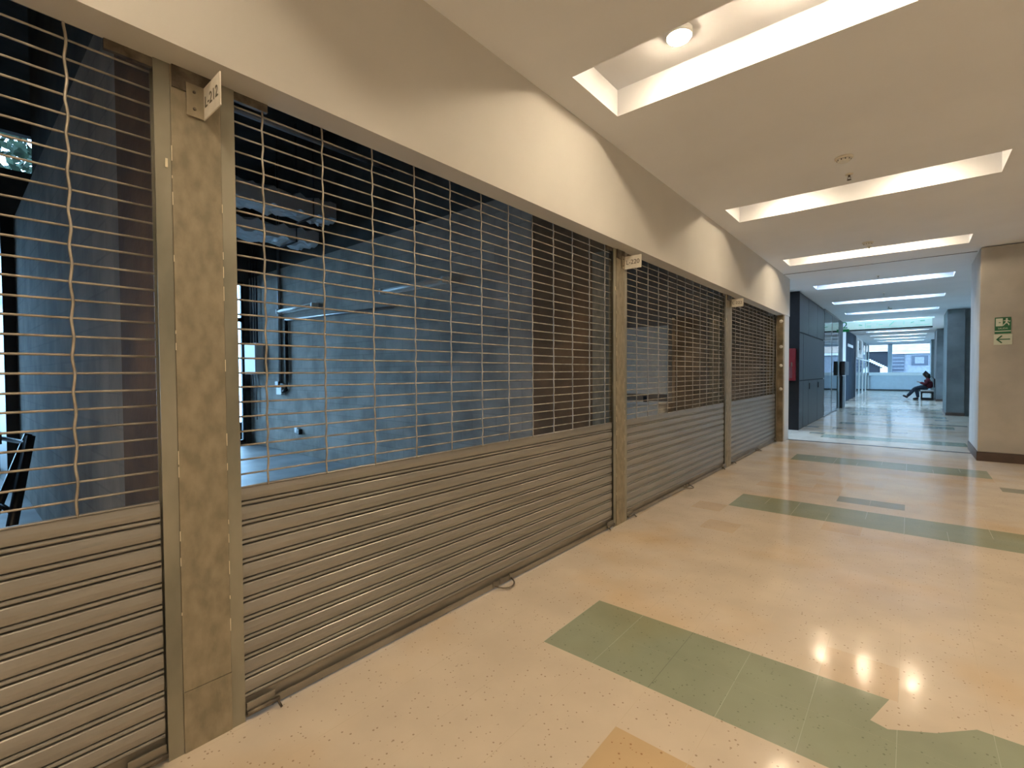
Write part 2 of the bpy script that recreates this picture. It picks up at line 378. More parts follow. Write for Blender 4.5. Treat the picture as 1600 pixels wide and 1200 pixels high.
# rear facade: piers between openings, beam above
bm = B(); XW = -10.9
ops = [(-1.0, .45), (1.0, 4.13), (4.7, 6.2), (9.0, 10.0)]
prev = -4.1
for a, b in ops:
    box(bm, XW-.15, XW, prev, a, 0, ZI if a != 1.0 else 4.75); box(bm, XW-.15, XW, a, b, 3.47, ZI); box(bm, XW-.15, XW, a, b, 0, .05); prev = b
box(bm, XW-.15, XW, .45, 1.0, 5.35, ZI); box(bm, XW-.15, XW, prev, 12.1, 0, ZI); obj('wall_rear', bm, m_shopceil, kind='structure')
for n, (a, b) in enumerate(ops):
    zt = 3.47
    bm = B(); w = .05
    for (y0, y1, z0, z1) in ((a, a+w, .05, zt), (b-w, b, .05, zt), (a, b, .05, .1), (a, b, zt-w, zt), (a, b, 2.62, 2.70), ((a+b)/2-.03, (a+b)/2+.03, .05, zt)):
        box(bm, XW-.1, XW-.03, y0, y1, z0, z1)
    wf = obj('window_%d' % (n+1), bm, m_frame, kind='structure')
    bm = B(); box(bm, XW-.075, XW-.069, a+w, b-w, .1, zt-w); obj('pane', bm, m_winglass, wf)
    portal('daylight_portal', (XW-.12, (a+b)/2, (zt+.05)/2), b-a, zt-.05, (1, 0, 0))
bm = B(); box(bm, -10.3, -9.0, .50, .62, 0, 3.6); box(bm, -10.3, -10.05, .60, .8, 0, 3.6)
obj('wall_pier', bm, m_black, kind='structure')
# foil wrapped ducts
def foil(name, x0, x1, y0, y1, z0, z1, label):
    bm = B(); nx, ny = 8, 34; rnd = random.Random(3)
    H = [[rnd.uniform(-.045, .045) for _ in range(ny+1)] for _ in range(nx+1)]
    def P(i, j, top): return (x0+(x1-x0)*i/nx, y0+(y1-y0)*j/ny, (z1 if top else z0)+H[i][j])
    vb = [[bm.verts.new(P(i, j, 0)) for j in range(ny+1)] for i in range(nx+1)]; vt = [[bm.verts.new(P(i, j, 1)) for j in range(ny+1)] for i in range(nx+1)]
    for i in range(nx):
        for j in range(ny):
            bm.faces.new((vb[i][j], vb[i][j+1], vb[i+1][j+1], vb[i+1][j])); bm.faces.new((vt[i][j], vt[i+1][j], vt[i+1][j+1], vt[i][j+1]))
    for j in range(ny):
        bm.faces.new((vb[0][j], vt[0][j], vt[0][j+1], vb[0][j+1])); bm.faces.new((vb[nx][j], vb[nx][j+1], vt[nx][j+1], vt[nx][j]))
    for i in range(nx):
        bm.faces.new((vb[i][0], vb[i+1][0], vt[i+1][0], vt[i][0])); bm.faces.new((vb[i][ny], vt[i][ny], vt[i+1][ny], vb[i+1][ny]))
    t = thing(name, label, 'duct', (x0, y0, z0))
    obj('foil_wrap', bm, m_foil, t)
    for y in (y0+.4, (y0+y1)/2, y1-.4):
        bm = B(); box(bm, x0-.03, x1+.03, y-.015, y+.015, z0-.05, z0-.03)
        for x in (x0-.03, x1+.02): box(bm, x, x+.012, y-.006, y+.006, z0-.05, ZI-.02)
        obj('hanger', bm, m_duct, t)
foil('foil_duct', -7.68, -7.2, .8, 4.16, 4.0, 4.25, 'upper crumpled silver foil duct hanging under the shop ceiling behind the second shutter')
foil('foil_duct', -8.4, -7.77, .8, 4.16, 3.72, 3.9, 'lower crumpled silver foil duct nearer the rear window behind the second shutter')
# conduits, boxes and battens on the block wall of bay two
YP = 4.235
def conduit(pts, rad, m, label, cat='conduit', name='conduit'):
    bm = B(); tube(bm, pts, rad, 8); obj(name, bm, m, label=label, cat=cat)
t = thing('electric_box', 'white electrical box on the block wall beside the rear window, cables hanging below it', 'electrical box', (-10.48, YP, 1.5))
bm = B(); box(bm, -10.76, -10.2, YP-.16, YP-.004, 1.50, 2.14, .01); obj('body', bm, m_white, t)
bm = B(); box(bm, -10.74, -10.22, YP-.172, YP-.161, 1.52, 2.12, .003); obj('cover', bm, m_white, t)
bm = B()
for dx, z1 in ((-.12, 1.05), (-.02, .55), (.12, 1.2)): tube(bm, [(-10.5+dx, YP-.06, 1.5), (-10.5+dx*1.2, YP-.05, 1.3), (-10.48+dx*1.4, YP-.035, z1)], .012, 6)
obj('cable', bm, m_pipe, t)
bm = B()
for x, rr in ((-10.66, .014), (-10.52, .012), (-10.40, .02)): tube(bm, [(x, YP-.05, 2.13), (x, YP-.05, 3.4), (x-.03, YP-.05, 4.2), (x-.03, YP-.05, 5.1)], rr, 8)
obj('conduit_run', bm, m_duct, t)
conduit([(-9.42, YP-.03, ZI), (-9.42, YP-.03, 3.2), (-9.42, YP-.03, 1.32)], .03, m_pipe, 'grey vertical conduit dropping to a small socket on the block wall behind the second shutter')
conduit([(-9.12, YP-.035, 2.53), (-9.12, YP-.035, 1.35), (-9.16, YP-.035, 1.2), (-9.30, YP-.035, 1.16)], .032, m_black, 'black pipe curving at its lower end on the block wall behind the second shutter', 'pipe', 'wall_pipe')
conduit([(-9.14, YP-.04, 2.53), (-7.4, YP-.04, 2.50), (-5.75, YP-.04, 2.46)], .022, m_pipe, 'thin grey horizontal conduit running below the two wall battens behind the second shutter')
t = thing('wall_socket', 'pale wall socket where the grey conduit ends behind the second shutter', 'socket', (-9.40, YP, 1.15))
bm = B(); box(bm, -9.52, -9.30, YP-.07, YP, 1.10, 1.26, .01); obj('body', bm, m_white, t)
bm = B(); box(bm, -9.50, -9.36, YP-.10, YP-.06, 1.24, 1.36, .01); obj('plug', bm, m_black, t)
t = thing('wall_socket', 'small socket low on the block wall near the floor behind the second shutter', 'socket', (-8.75, YP, .4))
bm = B(); box(bm, -8.84, -8.72, YP-.05, YP, .40, .50, .01); obj('body', bm, m_white, t)
bm = B(); box(bm, -8.72, -8.62, YP-.07, YP, .38, .48, .01); obj('plug', bm, m_black, t)
t0 = None
for (x0, x1, lb) in ((-9.35, -7.95, 'pale linear batten on the block wall, nearer the rear window'), (-5.98, -4.62, 'pale linear batten on the block wall, nearer the second shutter')):
    if t0 is None:
        t = thing('wall_batten', lb, 'light fitting', (x0, YP, 2.66), 'linear battens on the block wall')
        bm = B(); box(bm, x0, x1, YP-.05, YP, 2.66, 2.75, .006); obj('housing', bm, m_white, t)
        bm = B(); tube(bm, [(x0+.03, YP-.10, 2.70), (x1-.03, YP-.10, 2.70)], .025, 10); obj('tube', bm, m_white, t)
        bm = B(); box(bm, x0+.01, x0+.04, YP-.13, YP-.05, 2.66, 2.74); box(bm, x1-.04, x1-.01, YP-.13, YP-.05, 2.66, 2.74); obj('lamp_holder', bm, m_white, t)
        t0 = t
    else:
        c = copy_tree(t0); c.location = (x0, YP, 2.66); c['label'] = lb
# ceiling pipes
for (x, y0, y1, z, rr, lb) in ((-4.2, .9, 4.1, 4.55, .05, 'dark pipe hung under the shop ceiling just inside the second shutter'), (-5.6, .9, 4.1, 4.35, .035, 'thinner dark pipe hung under the shop ceiling deeper behind the second shutter')):
    conduit([(x, y0, z), (x, y1, z)], rr, m_pipe, lb, 'pipe', 'ceiling_pipe')
# bay one: folded black stand leaning on the wall
t = thing('folding_stand', 'black folded metal stand leaning by the block wall behind the leftmost shutter', 'stand', (-5.6, .3, 0))
for (a, b) in (((-5.55, .44, 1.0), (-4.95, .22, 0)), ((-5.95, .46, .98), (-5.50, .10, 0))):
    bm = B(); d = .035
    for s in range(1): tube(bm, [a, b], .035, 4)
    obj('leg', bm, m_black, t)
for z in (.45, .92):
    bm = B(); k = 1-z; tube(bm, [(-5.55+.6*k, .44-.22*k, z), (-5.95+.45*k, .46-.36*k, z), (-6.6+.3*k, .30, z)], .02, 6); obj('crossbar', bm, m_black, t)
bm = B(); box(bm, -6.6, -5.9, .26, .30, .92, 1.02); obj('top_tray', bm, m_frame, t)
# bay three: pale cabinet boards and counter by the brown partition
t = thing('shop_counter', 'pale shop counter against the brown wall behind the third shutter', 'counter', (-4.4, 7.6, 0))
bm = B(); box(bm, -6.0, -3.15, 7.45, 7.86, 0, .96); obj('body', bm, m_offwhite, t)
bm = B(); box(bm, -6.0, -3.12, 7.42, 7.86, .96, 1.0, .005); obj('top', bm, m_white, t)
tt = obj('payment_box', box(B(), -3.42, -3.36, 7.5, 7.6, 1.001, 1.10, .004), m_black, label='tiny black box standing on the pale counter behind the third shutter', cat='box')
t = thing('wall_board', 'large pale board fixed on the wall above the counter behind the third shutter', 'board', (-4.5, 7.86, 1.12))
bm = B(); box(bm, -6.4, -3.10, 7.80, 7.88, 1.12, 2.28, .004); obj('panel', bm, m_offwhite, t)
bm = B(); box(bm, -3.10, -3.03, 7.76, 7.88, 0, 2.4); obj('edge_post', bm, m_brownblock, t)

# ------------------------------------------------------------------ roller shutters
def shutter(Y0, Y1, label, links, brackets=True):
    t = thing('roller_shutter', label, 'roller shutter', (XS, (Y0+Y1)/2, 0), 'roller shutters along the corridor')
    a, b = Y0+.005, Y1-.005
    p = .0843; N = 11; top = 1.013
    # corrugated lower curtain
    prof = [(XS-.012, top+.004), (XS-.008, top)]
    for k in range(N):
        z = top-k*p
        for dx, dz in ((-.022, -.0005), (-.007, -.0022), (-.003, -.006), (-.001, -.02), (0, -.032), (-.001, -.046), (-.003, -.0565), (-.007, -.0605), (-.022, -.0615), (-.022, -.0640), (-.007, -.0650), (-.003, -.0675), (-.002, -.0720), (-.003, -.0765), (-.007, -.0790), (-.022, -.0800), (-.022, -.0835)):
            prof.append((XS-.012+dx, z+dz))
    bm = B(); nseg = 24; rings = []
    for j in range(nseg+1):
        y = a+(b-a)*j/nseg; wob = .0008*math.sin(y*5.1)+.0004*math.sin(y*13)
        rings.append([bm.verts.new((x+wob, y, z)) for x, z in prof])
    for r1, r2 in zip(rings, rings[1:]):
        for k in range(len(prof)-1): bm.faces.new((r1[k], r2[k], r2[k+1], r1[k+1])).smooth = False
    back = [bm.verts.new(v) for v in ((XS-.036, a, top), (XS-.036, b, top), (XS-.036, b, top-N*p), (XS-.036, a, top-N*p))]
    bm.faces.new(back)
    bm.faces.new((rings[0][0], rings[-1][0], back[1], back[0])) if False else None
    box(bm, XS-.036, XS-.014, a, b, top-.004, top+.002)
    obj('slat_curtain', bm, m_slat, t)
    # rods
    rnd = random.Random(int(Y0*100)+5)
    z = top+.054; k = 0
    while z < 2.76:
        bm = B(); ph = rnd.uniform(0, 6); am = rnd.uniform(.0005, .0022)
        tube(bm, [(XS-.02, a+(b-a)*j/12, z+am*math.sin(ph+j*.9)) for j in range(13)], .0041, 8); obj('rod', bm, m_rod, t)
        z += .0628; k += 1
    nrod = k; amp = .003 if Y0 < 0 else .0022
    for y in links:
        bm = B(); pts = [(XS-.012, y, top-.005)]
        for i in range(nrod):
            zz = top+.054+.0628*i; s = amp if i % 2 else -amp
            pts += [(XS-.011, y+s*.8+rnd.uniform(-.001, .001), zz-.018), (XS-.013, y+s, zz), (XS-.011, y+s*.3, zz+.018)]
        tube(bm, pts, .0046, 6); obj('link_chain', bm, m_rod, t)
    # guide rails
    for yy, s in ((Y0, -1), (Y1, 1)):
        bm = B(); y0, y1 = (yy-.052, yy+.0) if s < 0 else (yy, yy+.052)
        box(bm, XS-.001, XS+.003, y0, y1, 0.0, ZS-.001); box(bm, XS-.05, XS-.046, y0, y1, 0, ZS+.05)
        yw = y0 if s < 0 else y1-.004
        box(bm, XS-.046, XS-.001, yw, yw+.004, 0, ZS-.001)
        obj('guide_rail', bm, m_rail, t)
    # bottom rail with handle and latches
    zb = top-N*p
    bm = B(); box(bm, XS-.028, XS-.022, a, b, .012, zb+.002); box(bm, XS-.022, XS-.002, a, b, .012, .016); box(bm, XS-.006, XS-.002, a, b, .016, .046)
    br = obj('bottom_rail', bm, m_brail, t)
    yc = (Y0+Y1)/2+(.03)
    if b-a > 2:
        bm = B(); pts = [(XS-.004+.085*math.sin(math.pi*j/12), yc-.085*math.cos(math.pi*j/12), .03-.014*math.sin(math.pi*j/12)) for j in range(13)]
        tube(bm, pts, .0055, 8); obj('pull_handle', bm, m_dirty, br)
        bm = B()
        for yy in (yc-.09, yc-.02, yc+.085): box(bm, XS-.004, XS+.006, yy-.012, yy+.012, .018, .056, .002)
        obj('handle_bracket', bm, m_brail, br)
    for yy, s in ((Y0, 1), (Y1, -1)):
        bm = B(); y1, y2 = sorted((yy+s*.006, yy+s*.125)); box(bm, XS-.004, XS+.004, y1, y2, .02, .075, .003)
        la = obj('lock_plate', bm, m_brail, br)
        bm = B(); tube(bm, [(XS+.012, yy+s*.004, .035), (XS+.012, yy+s*.14, .035)], .010, 8); tube(bm, [(XS+.012, yy+s*.13, .035), (XS+.045, yy+s*.135, .010)], .006, 6); obj('bolt', bm, m_dirty, br)
    if brackets:
        for yy, s in ((Y0, 1), (Y1, -1)):
            bm = B(); y1, y2 = sorted((yy, yy+s*.14)); box(bm, XS-.022, XS-.004, y1, y2, 2.655, 2.69); obj('top_bracket', bm, m_dirty, t)
    return t
lk = [1.2+.2785*k for k in range(-1, 11)]
shutter(-3.25, .525, 'leftmost galvanised roller shutter, cut off by the left edge, before the wide steel column', [.285-.28*k for k in range(0, 13)])
shutter(.803, 4.128, 'long galvanised roller shutter between the wide column and the next one', lk)
shutter(4.41, 7.74, 'third galvanised roller shutter, in the middle distance, pale board behind its grille', [4.66+.28*k for k in range(12)])
shutter(8.075, 11.37, 'last and smallest looking galvanised roller shutter, next to the white pier', [8.33+.28*k for k in range(12)])

# ------------------------------------------------------------------ steel columns
def column(y0, y1, label, plates=True):
    t = thing('steel_column', label, 'column', (XS, (y0+y1)/2, 0), 'steel columns between the shutters')
    bm = B(); box(bm, XS-.26, XS+.006, y0, y1, .245, ZS-.001, .002); obj('shaft', bm, m_col, t)
    bm = B(); box(bm, XS-.26, XS+.0075, y0, y1, 0, .243, .002); obj('base_plate', bm, m_col, t)
    bm = B(); box(bm, XS+.0065, XS+.012, y0+.004, y1-.004, ZS-.085, ZS-.001); obj('top_angle', bm, m_dirty, t)
    rnd = random.Random(int(y0*10)); bm = B()
    for s in (y0+.0, y1-.0):
        z = .3
        while z < 2.55:
            h = rnd.uniform(.01, .06)
            if rnd.random() < .5: box(bm, XS+.0062, XS+.0075, s-.0012, s+.0012, z, z+h)
            z += rnd.uniform(.05, .14)
    box(bm, XS+.004, XS+.0085, y0-.022, y0-.013, 2.29, 2.325, .002)
    obj('weld_bead', bm, m_chip, t)
    return t
column(.578, .750, 'wide weathered steel column in the foreground carrying the nearest number plate')
column(4.182, 4.357, 'steel column in the middle distance carrying the second number plate')
column(7.794, 8.022, 'far narrow steel column carrying the third number plate')
bm = B(); box(bm, -2.40, -2.07, 11.424, 11.500, 0, 2.689)
pier = obj('masonry_pier', bm, m_rough, label='rough brown masonry pier with cream plaster dabs between the last shutter and the white pier', cat='pier')
bm = B()
for z in (2.56, 2.02, 1.62, 1.12): lathe(bm, (-2.105, 11.424, z), [(.035, -.0005), (.030, -.006), (.012, -.009)], 10, 'y')
obj('plaster_dab', bm, m_offwhite, pier)

# number plates
def plate(y, s, label):
    t = thing('number_sign', label, 'sign', (XS, y, 2.515), 'projecting shop number plates')
    bm = B(); box(bm, XS+.009, XS+.188, y-.002, y+.002, 2.515, 2.64); obj('plate', bm, m_offwhite, t)
    bm = B(); box(bm, XS+.0135, XS+.016, y-.062, y-.002, 2.515, 2.64); fl = obj('mounting_flange', bm, m_col, t)
    bm = B()
    for z in (2.545, 2.61): lathe(bm, (XS+.016, y-.035, z), [(.006, 0), (.006, .003), (.002, .005)], 10, 'x')
    obj('screw', bm, m_dirty, fl)
    text('lettering', s, .062, (XS+.098, y-.0026, 2.577), FACE_CAM, m_ink, t, .0006)
plate(.69, 'L-212', 'number plate reading L-212 projecting from the wide foreground column')
plate(4.345, 'L-220', 'number plate reading L-220 projecting from the middle column')
plate(8.01, 'L-222', 'smallest, furthest number plate projecting from the far column')

# ------------------------------------------------------------------ ceiling fixtures
def detector(x, y, lb):
    t = thing('smoke_detector', lb, 'smoke detector', (x, y, ZC), 'smoke detectors on the ceiling')
    bm = B(); lathe(bm, (x, y, ZC), [(.075, 0), (.075, -.012), (.068, -.018)], 28); obj('base', bm, m_offwhite, t)
    bm = B(); lathe(bm, (x, y, ZC), [(.055, -.018), (.052, -.036), (.035, -.048), (.012, -.05)], 28); obj('head', bm, m_white, t)
    bm = B()
    for k in range(10):
        a = k*math.pi/5; tube(bm, [(x+.0545*math.cos(a), y+.0545*math.sin(a), ZC-.022), (x+.0525*math.cos(a), y+.0525*math.sin(a), ZC-.034)], .004, 5)
    obj('vent', bm, m_frame, t); return t
d0 = detector(-.5, 5.51, 'round smoke detector on the ceiling just before the second ceiling slot')
for (x, y, lb) in ((-.53, 9.38, 'round smoke detector on the ceiling just before the third ceiling slot'), (-.53, 19.7, 'small round smoke detector on the far bluish ceiling')):
    c = copy_tree(d0); c.location = (x, y, ZC); c['label'] = lb
def sprinkler(x, y, lb):
    t = thing('sprinkler', lb, 'sprinkler', (x, y, ZC), 'fire sprinklers on the ceiling')
    bm = B(); lathe(bm, (x, y, ZC), [(.036, 0), (.034, -.006), (.015, -.010)], 20); obj('escutcheon', bm, m_offwhite, t)
    bm = B(); tube(bm, [(x, y, ZC-.008), (x, y, ZC-.03)], .010, 8); 
    for s in (-1, 1): tube(bm, [(x+s*.008, y, ZC-.028), (x+s*.015, y, ZC-.042), (x+s*.003, y, ZC-.058)], .0025, 5)
    obj('frame', bm, m_dirty, t)
    bm = B(); lathe(bm, (x, y, ZC), [(.005, -.056), (.02, -.058), (.02, -.060), (.004, -.061)], 14); obj('deflector', bm, m_dirty, t); return t
s0 = sprinkler(-.5, 6.01, 'fire sprinkler between the nearest smoke detector and the second ceiling slot')
for (x, y, lb) in ((-.53, 9.7, 'fire sprinkler touching the edge of the third ceiling slot'), (-.54, 12.8, 'fire sprinkler just past the dark ceiling joint'), (-.54, 15.7, 'fire sprinkler before the second far ceiling slot'), (-.54, 19.2, 'fire sprinkler before the third far ceiling slot')):
    c = copy_tree(s0); c.location = (x, y, ZC); c['label'] = lb

# ------------------------------------------------------------------ threshold
bm = B(); box(bm, -2.06, .86, 11.80, 11.86, 0, .006, .002); obj('trim_2', bm, m_gold, kind='structure')
bm = B(); box(bm, -2.06, .86, 11.862, 11.93, 0, .003); obj('trim_3', bm, m_base, kind='structure')

# ------------------------------------------------------------------ right hand concrete columns
def cpillar(x0, x1, y0, y1, label, bh=.15, m=None):
    t = thing('concrete_column', label, 'column', ((x0+x1)/2, (y0+y1)/2, 0), 'concrete columns on the right')
    bm = B(); box(bm, x0, x1, y0, y1, bh, ZC-.012, .012); obj('shaft', bm, m or m_conc, t)
    bm = B(); box(bm, x0-.012, x1+.012, y0-.012, y1+.012, 0, bh, .004); obj('skirting', bm, m_base, t)
    return t
cpillar(.872, 2.6, 10.97, 12.5, 'large polished concrete column at the right edge carrying the exit sign')
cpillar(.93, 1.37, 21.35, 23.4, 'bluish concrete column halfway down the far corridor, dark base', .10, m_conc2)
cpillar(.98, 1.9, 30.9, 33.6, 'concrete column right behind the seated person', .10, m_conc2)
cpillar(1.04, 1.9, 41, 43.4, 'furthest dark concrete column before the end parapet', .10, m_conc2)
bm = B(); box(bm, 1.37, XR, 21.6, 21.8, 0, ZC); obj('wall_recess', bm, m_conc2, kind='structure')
bm = B(); box(bm, XR-.05, XR+.1, 23.0, 23.06, .4, 3.2); box(bm, XR-.05, XR+.1, 31.14, 31.2, .4, 3.2)  # unseen window, added to bring daylight into the far corridor
for y in (25, 27, 29): box(bm, XR, XR+.08, y-.03, y+.03, .4, 3.2)
w5 = obj('window_5', bm, m_frame, kind='structure'); obj('pane', box(B(), XR+.06, XR+.066, 23.06, 31.14, .4, 3.2), m_winglass, w5)
portal('daylight_portal', (XR+.14, 27.1, 1.8), 8.2, 2.8, (-1, 0, 0))

# exit signs
YE = 10.968
t = thing('exit_sign', 'green and white running man exit sign on the large concrete column', 'sign', (1.16, YE, 2.09))
bm = B(); box(bm, 1.068, 1.254, YE-.006, YE, 2.095, 2.357, .001); obj('panel', bm, m_greensign, t)
bm = B(); box(bm, 1.080, 1.158, YE-.009, YE-.006, 2.215, 2.340); dr = obj('door_pictogram', bm, m_lum, t)
bm = B(); box(bm, 1.112, 1.135, YE-.011, YE-.009, 2.268, 2.279); obj('knob_mark', bm, m_greensign, dr)
bm = B()
lathe(bm, (1.203, YE-.006, 2.328), [(.012, 0), (.012, -.003)], 16, 'y')
def flatbar(bm, a, b, w, y0, y1):
    d = Vector((b[0]-a[0], b[1]-a[1])).normalized(); n = Vector((-d.y, d.x))*w/2
    P = [(a[0]+n.x, a[1]+n.y), (b[0]+n.x, b[1]+n.y), (b[0]-n.x, b[1]-n.y), (a[0]-n.x, a[1]-n.y)]
    v0 = [bm.verts.new((p[0], y0, p[1])) for p in P]; v1 = [bm.verts.new((p[0], y1, p[1])) for p in P]
    bm.faces.new(v0); bm.faces.new(v1[::-1])
    for i in range(4): bm.faces.new((v0[i], v1[i], v1[(i+1) % 4], v0[(i+1) % 4]))
for a, b, w in (((1.205, 2.315), (1.198, 2.268), .024), ((1.205, 2.308), (1.165, 2.298), .010), ((1.207, 2.308), (1.236, 2.285), .010), ((1.236, 2.285), (1.240, 2.300), .009),
                ((1.198, 2.270), (1.172, 2.240), .014), ((1.172, 2.240), (1.163, 2.222), .012), ((1.198, 2.270), (1.225, 2.255), .014), ((1.225, 2.255), (1.228, 2.226), .012)):
    flatbar(bm, a, b, w, YE-.009, YE-.006)
obj('running_figure', bm, m_lum, t)
text('lettering', 'SALIDA', .036, (1.161, YE-.0065, 2.178), FACE_CAM, m_lum, t, .0008, sx=.95)
bm = B(); box(bm, 1.07, 1.252, YE-.008, YE-.006, 2.128, 2.142); obj('stripe', bm, m_lum, t)
t = thing('arrow_sign', 'white sign with a dark arrow pointing left, under the green exit sign', 'sign', (1.16, YE, 1.92))
bm = B(); box(bm, 1.058, 1.268, YE-.006, YE, 1.915, 2.086, .001); obj('panel', bm, m_lum, t)
bm = B(); y0, y1 = YE-.009, YE-.006
flatbar(bm, (1.10, 2.003), (1.245, 2.003), .016, y0, y1); flatbar(bm, (1.093, 2.0), (1.152, 2.062), .018, y0, y1); flatbar(bm, (1.093, 2.006), (1.152, 1.944), .018, y0, y1)
obj('arrow', bm, m_greensign, t)

for o in list(bpy.data.objects):
    if o.name in ('exit_sign', 'arrow_sign'): o.location.x -= .020; o.location.z -= .009
# ------------------------------------------------------------------ left side of the far corridor
XL = -2.15
# dark storage wall: end face, doors
t = thing('storage_wall', 'tall blue grey laminate storage wall on the left past the white pier', 'cabinet', (-2.6, 16.2, 0))
bm = B(); box(bm, -3.0, XL-.02, 13.9, 18.45, 0, ZC-.01); obj('carcass', bm, m_darkpanel, t)
g = .012
for (y0, y1, z0, z1, h) in ((13.92, 15.3, 2.50, ZC-.02, 0), (15.3, 16.9, 2.50, ZC-.02, 0), (16.9, 18.45, 2.50, ZC-.02, 0), (13.92, 14.5, 1.27, 2.48, 0), (14.5, 18.45, 1.27, 2.48, 0), (13.92, 14.5, .02, 1.25, 0), (14.5, 15.35, .02, 1.25, 0), (15.35, 17.0, .02, 1.25, 15.45), (17.0, 18.45, .02, 1.25, 17.1)):
    d = obj('door_panel', box(B(), XL-.02, XL, y0+g, y1-g, z0, z1-.01, .003), m_panel, t)
    if h: obj('handle', box(B(), XL, XL+.02, h, h+.12, 1.0, 1.17, .004), m_black, d)
bm = B(); box(bm, -3.0, XL-.0, 13.86, 13.9, 0, ZC-.01); obj('end_panel', bm, m_darkpanel, t)
bm = B(); box(bm, -7.0, -3.0, 13.8, 13.95, 0, ZC); obj('wall_side', bm, m_darkpanel, kind='structure')
t = thing('fire_cabinet', 'red fire hose cabinet on the near black end of the storage wall', 'fire cabinet', (-2.4, 13.86, 1.25))
bm = B(); box(bm, -2.62, -2.215, 13.70, 13.858, 1.26, 2.07, .006); obj('body', bm, m_red, t)
bm = B(); box(bm, -2.58, -2.27, 13.692, 13.70, 1.32, 1.62, .003); obj('window', bm, m_smoke, t)
bm = B(); box(bm, -2.30, -2.27, 13.68, 13.70, 1.62, 1.72, .003); obj('latch', bm, m_dirty, t)
# glazed storefront
t = thing('glass_storefront', 'tall clear glass storefront reflecting the ceiling slots past the storage wall', 'storefront', (XL, 21.2, 0))
for (y0, y1) in ((18.5, 20.4), (20.44, 22.5)):
    obj('glass_pane', box(B(), XL-.012, XL, y0, y1, .03, ZC-.05), m_glass, t)
bm = B(); box(bm, XL-.03, XL+.02, 18.45, 22.5, 0, .03); box(bm, XL-.03, XL+.02, 18.45, 22.5, ZC-.05, ZC)
for y in (20.42, 22.52): box(bm, XL-.02, XL+.01, y-.02, y+.02, .03, ZC-.05)
obj('frame', bm, m_pipe, t)
obj('end_panel', box(B(), XL-.12, XL+.01, 22.55, 23.9, 0, ZC-.01, .004), m_duct, t)
t = thing('black_terminal', 'black box shaped terminal mounted on the glass storefront beside the white pier', 'terminal', (XL+.1, 23.6, 1.3))
obj('body', box(B(), XL+.052, XL+.19, 22.75, 24.3, 1.32, 1.88, .02), m_black, t)
obj('stand', box(B(), XL+.052, XL+.10, 23.0, 24.0, 0.001, 1.3, .005), m_panel, t)
obj('screen', box(B(), XL+.19, XL+.195, 22.9, 24.1, 1.45, 1.80), m_frame, t)
bm = B(); box(bm, -2.9, -2.40, 26.2, 28.2, 0, ZC); obj('wall_pier', bm, m_paint, kind='structure')
t = thing('dark_column_cladding', 'dark blue fluted cladded column beyond the glass storefront, pale bar near its top', 'column', (-2.5, 31, 0))
bm = B(); box(bm, -3.2, -2.42, 28.22, 33.9, 0, ZC-.01)
for k in range(9): box(bm, -2.43, -2.39, 28.25+k*.62, 28.25+k*.62+.5, 0.01, ZC-.02, .01)
obj('cladding', bm, m_navy, t)
obj('light_bar', box(B(), -2.389, -2.37, 28.9, 31.6, 2.72, 2.86), m_white, t)
# storefront beyond
t = thing('glass_storefront', 'far glass shopfront with a white sign panel near the end of the corridor', 'storefront', (-2.45, 40, 0))
bm = B(); 
for y in (34.4, 37.0, 39.8, 42.8, 45.6): box(bm, -2.5, -2.42, y-.06, y+.06, 0, ZC-.01)
box(bm, -2.5, -2.42, 34.4, 45.6, 2.2, 2.28); obj('frame', bm, m_white, t)
for (y0, y1) in ((34.46, 36.94), (37.06, 39.74), (39.86, 42.74), (42.86, 45.54)):
    obj('glass_pane', box(B(), -2.466, -2.46, y0, y1, .02, ZC-.02), m_glass, t)
sg = obj('sign_panel', box(B(), -2.44, -2.38, 34.45, 38.6, 2.3, ZC-.05), m_white, t)
text('lettering', 'AV', 1.2, (-2.375, 36.6, 2.9), Matrix.Rotation(math.pi/2, 4, 'Z') @ FACE_CAM, m_outdark, sg, .002, sx=1.5)
# room behind the storefronts
bm = B(); box(bm, -8.4, -8.3, 18, 46, 0, .3); box(bm, -8.4, -8.3, 18, 46, 3.3, ZC+.2)
for y in (18, 24, 30, 36, 42, 45.8): box(bm, -8.4, -8.3, y-.1, y+.1, 0, ZC)
obj('wall_far_left', bm, m_white, kind='structure')
bm = B(); box(bm, -8.4, -3.0, 18.3, 18.45, 0, ZC); obj('wall_store_end', bm, m_white, kind='structure')
bm = B(); box(bm, -8.4, -2.601, 18, 46, ZC, ZC+.1); obj('ceiling', bm, m_ceil, kind='structure')
portal('daylight_portal', (-8.45, 32, 1.8), 28, 3.0, (1, 0, 0))
for i, (y0, y1, lb) in enumerate(((19.4, 20.6, 'white display counter inside the glass storefront, nearer the storage wall'), (22.6, 24.2, 'white display counter inside the glass storefront, nearer the white pier'))):
    t = thing('display_counter', lb, 'counter', (-3.6, (y0+y1)/2, 0), 'display counters in the storefront')
    obj('body', box(B(), -3.9, -3.2, y0, y1, 0, .92, .01), m_white, t)
    obj('top', box(B(), -3.93, -3.17, y0-.03, y1+.03, .92, .96, .005), m_panel, t)
bm = B(); box(bm, -8.4, -2.9, 26.2, 26.35, 0, ZC); obj('wall_store_back', bm, m_white, kind='structure')  # white partition added to brighten the view through the glass
for i, (x, y) in enumerate(((-3.4, 20), (-3.4, 22.5), (-3.4, 24.8), (-5.6, 20), (-5.6, 22.5), (-5.6, 24.8))):  # store lamps added to brighten the room behind the glass
    o = copy_tree(protos['c']); o.location = (x, y, ZC); o['group'] = 'added downlights inside the storefront'
    o['label'] = 'added cool downlight brightening the store behind the glass storefront'
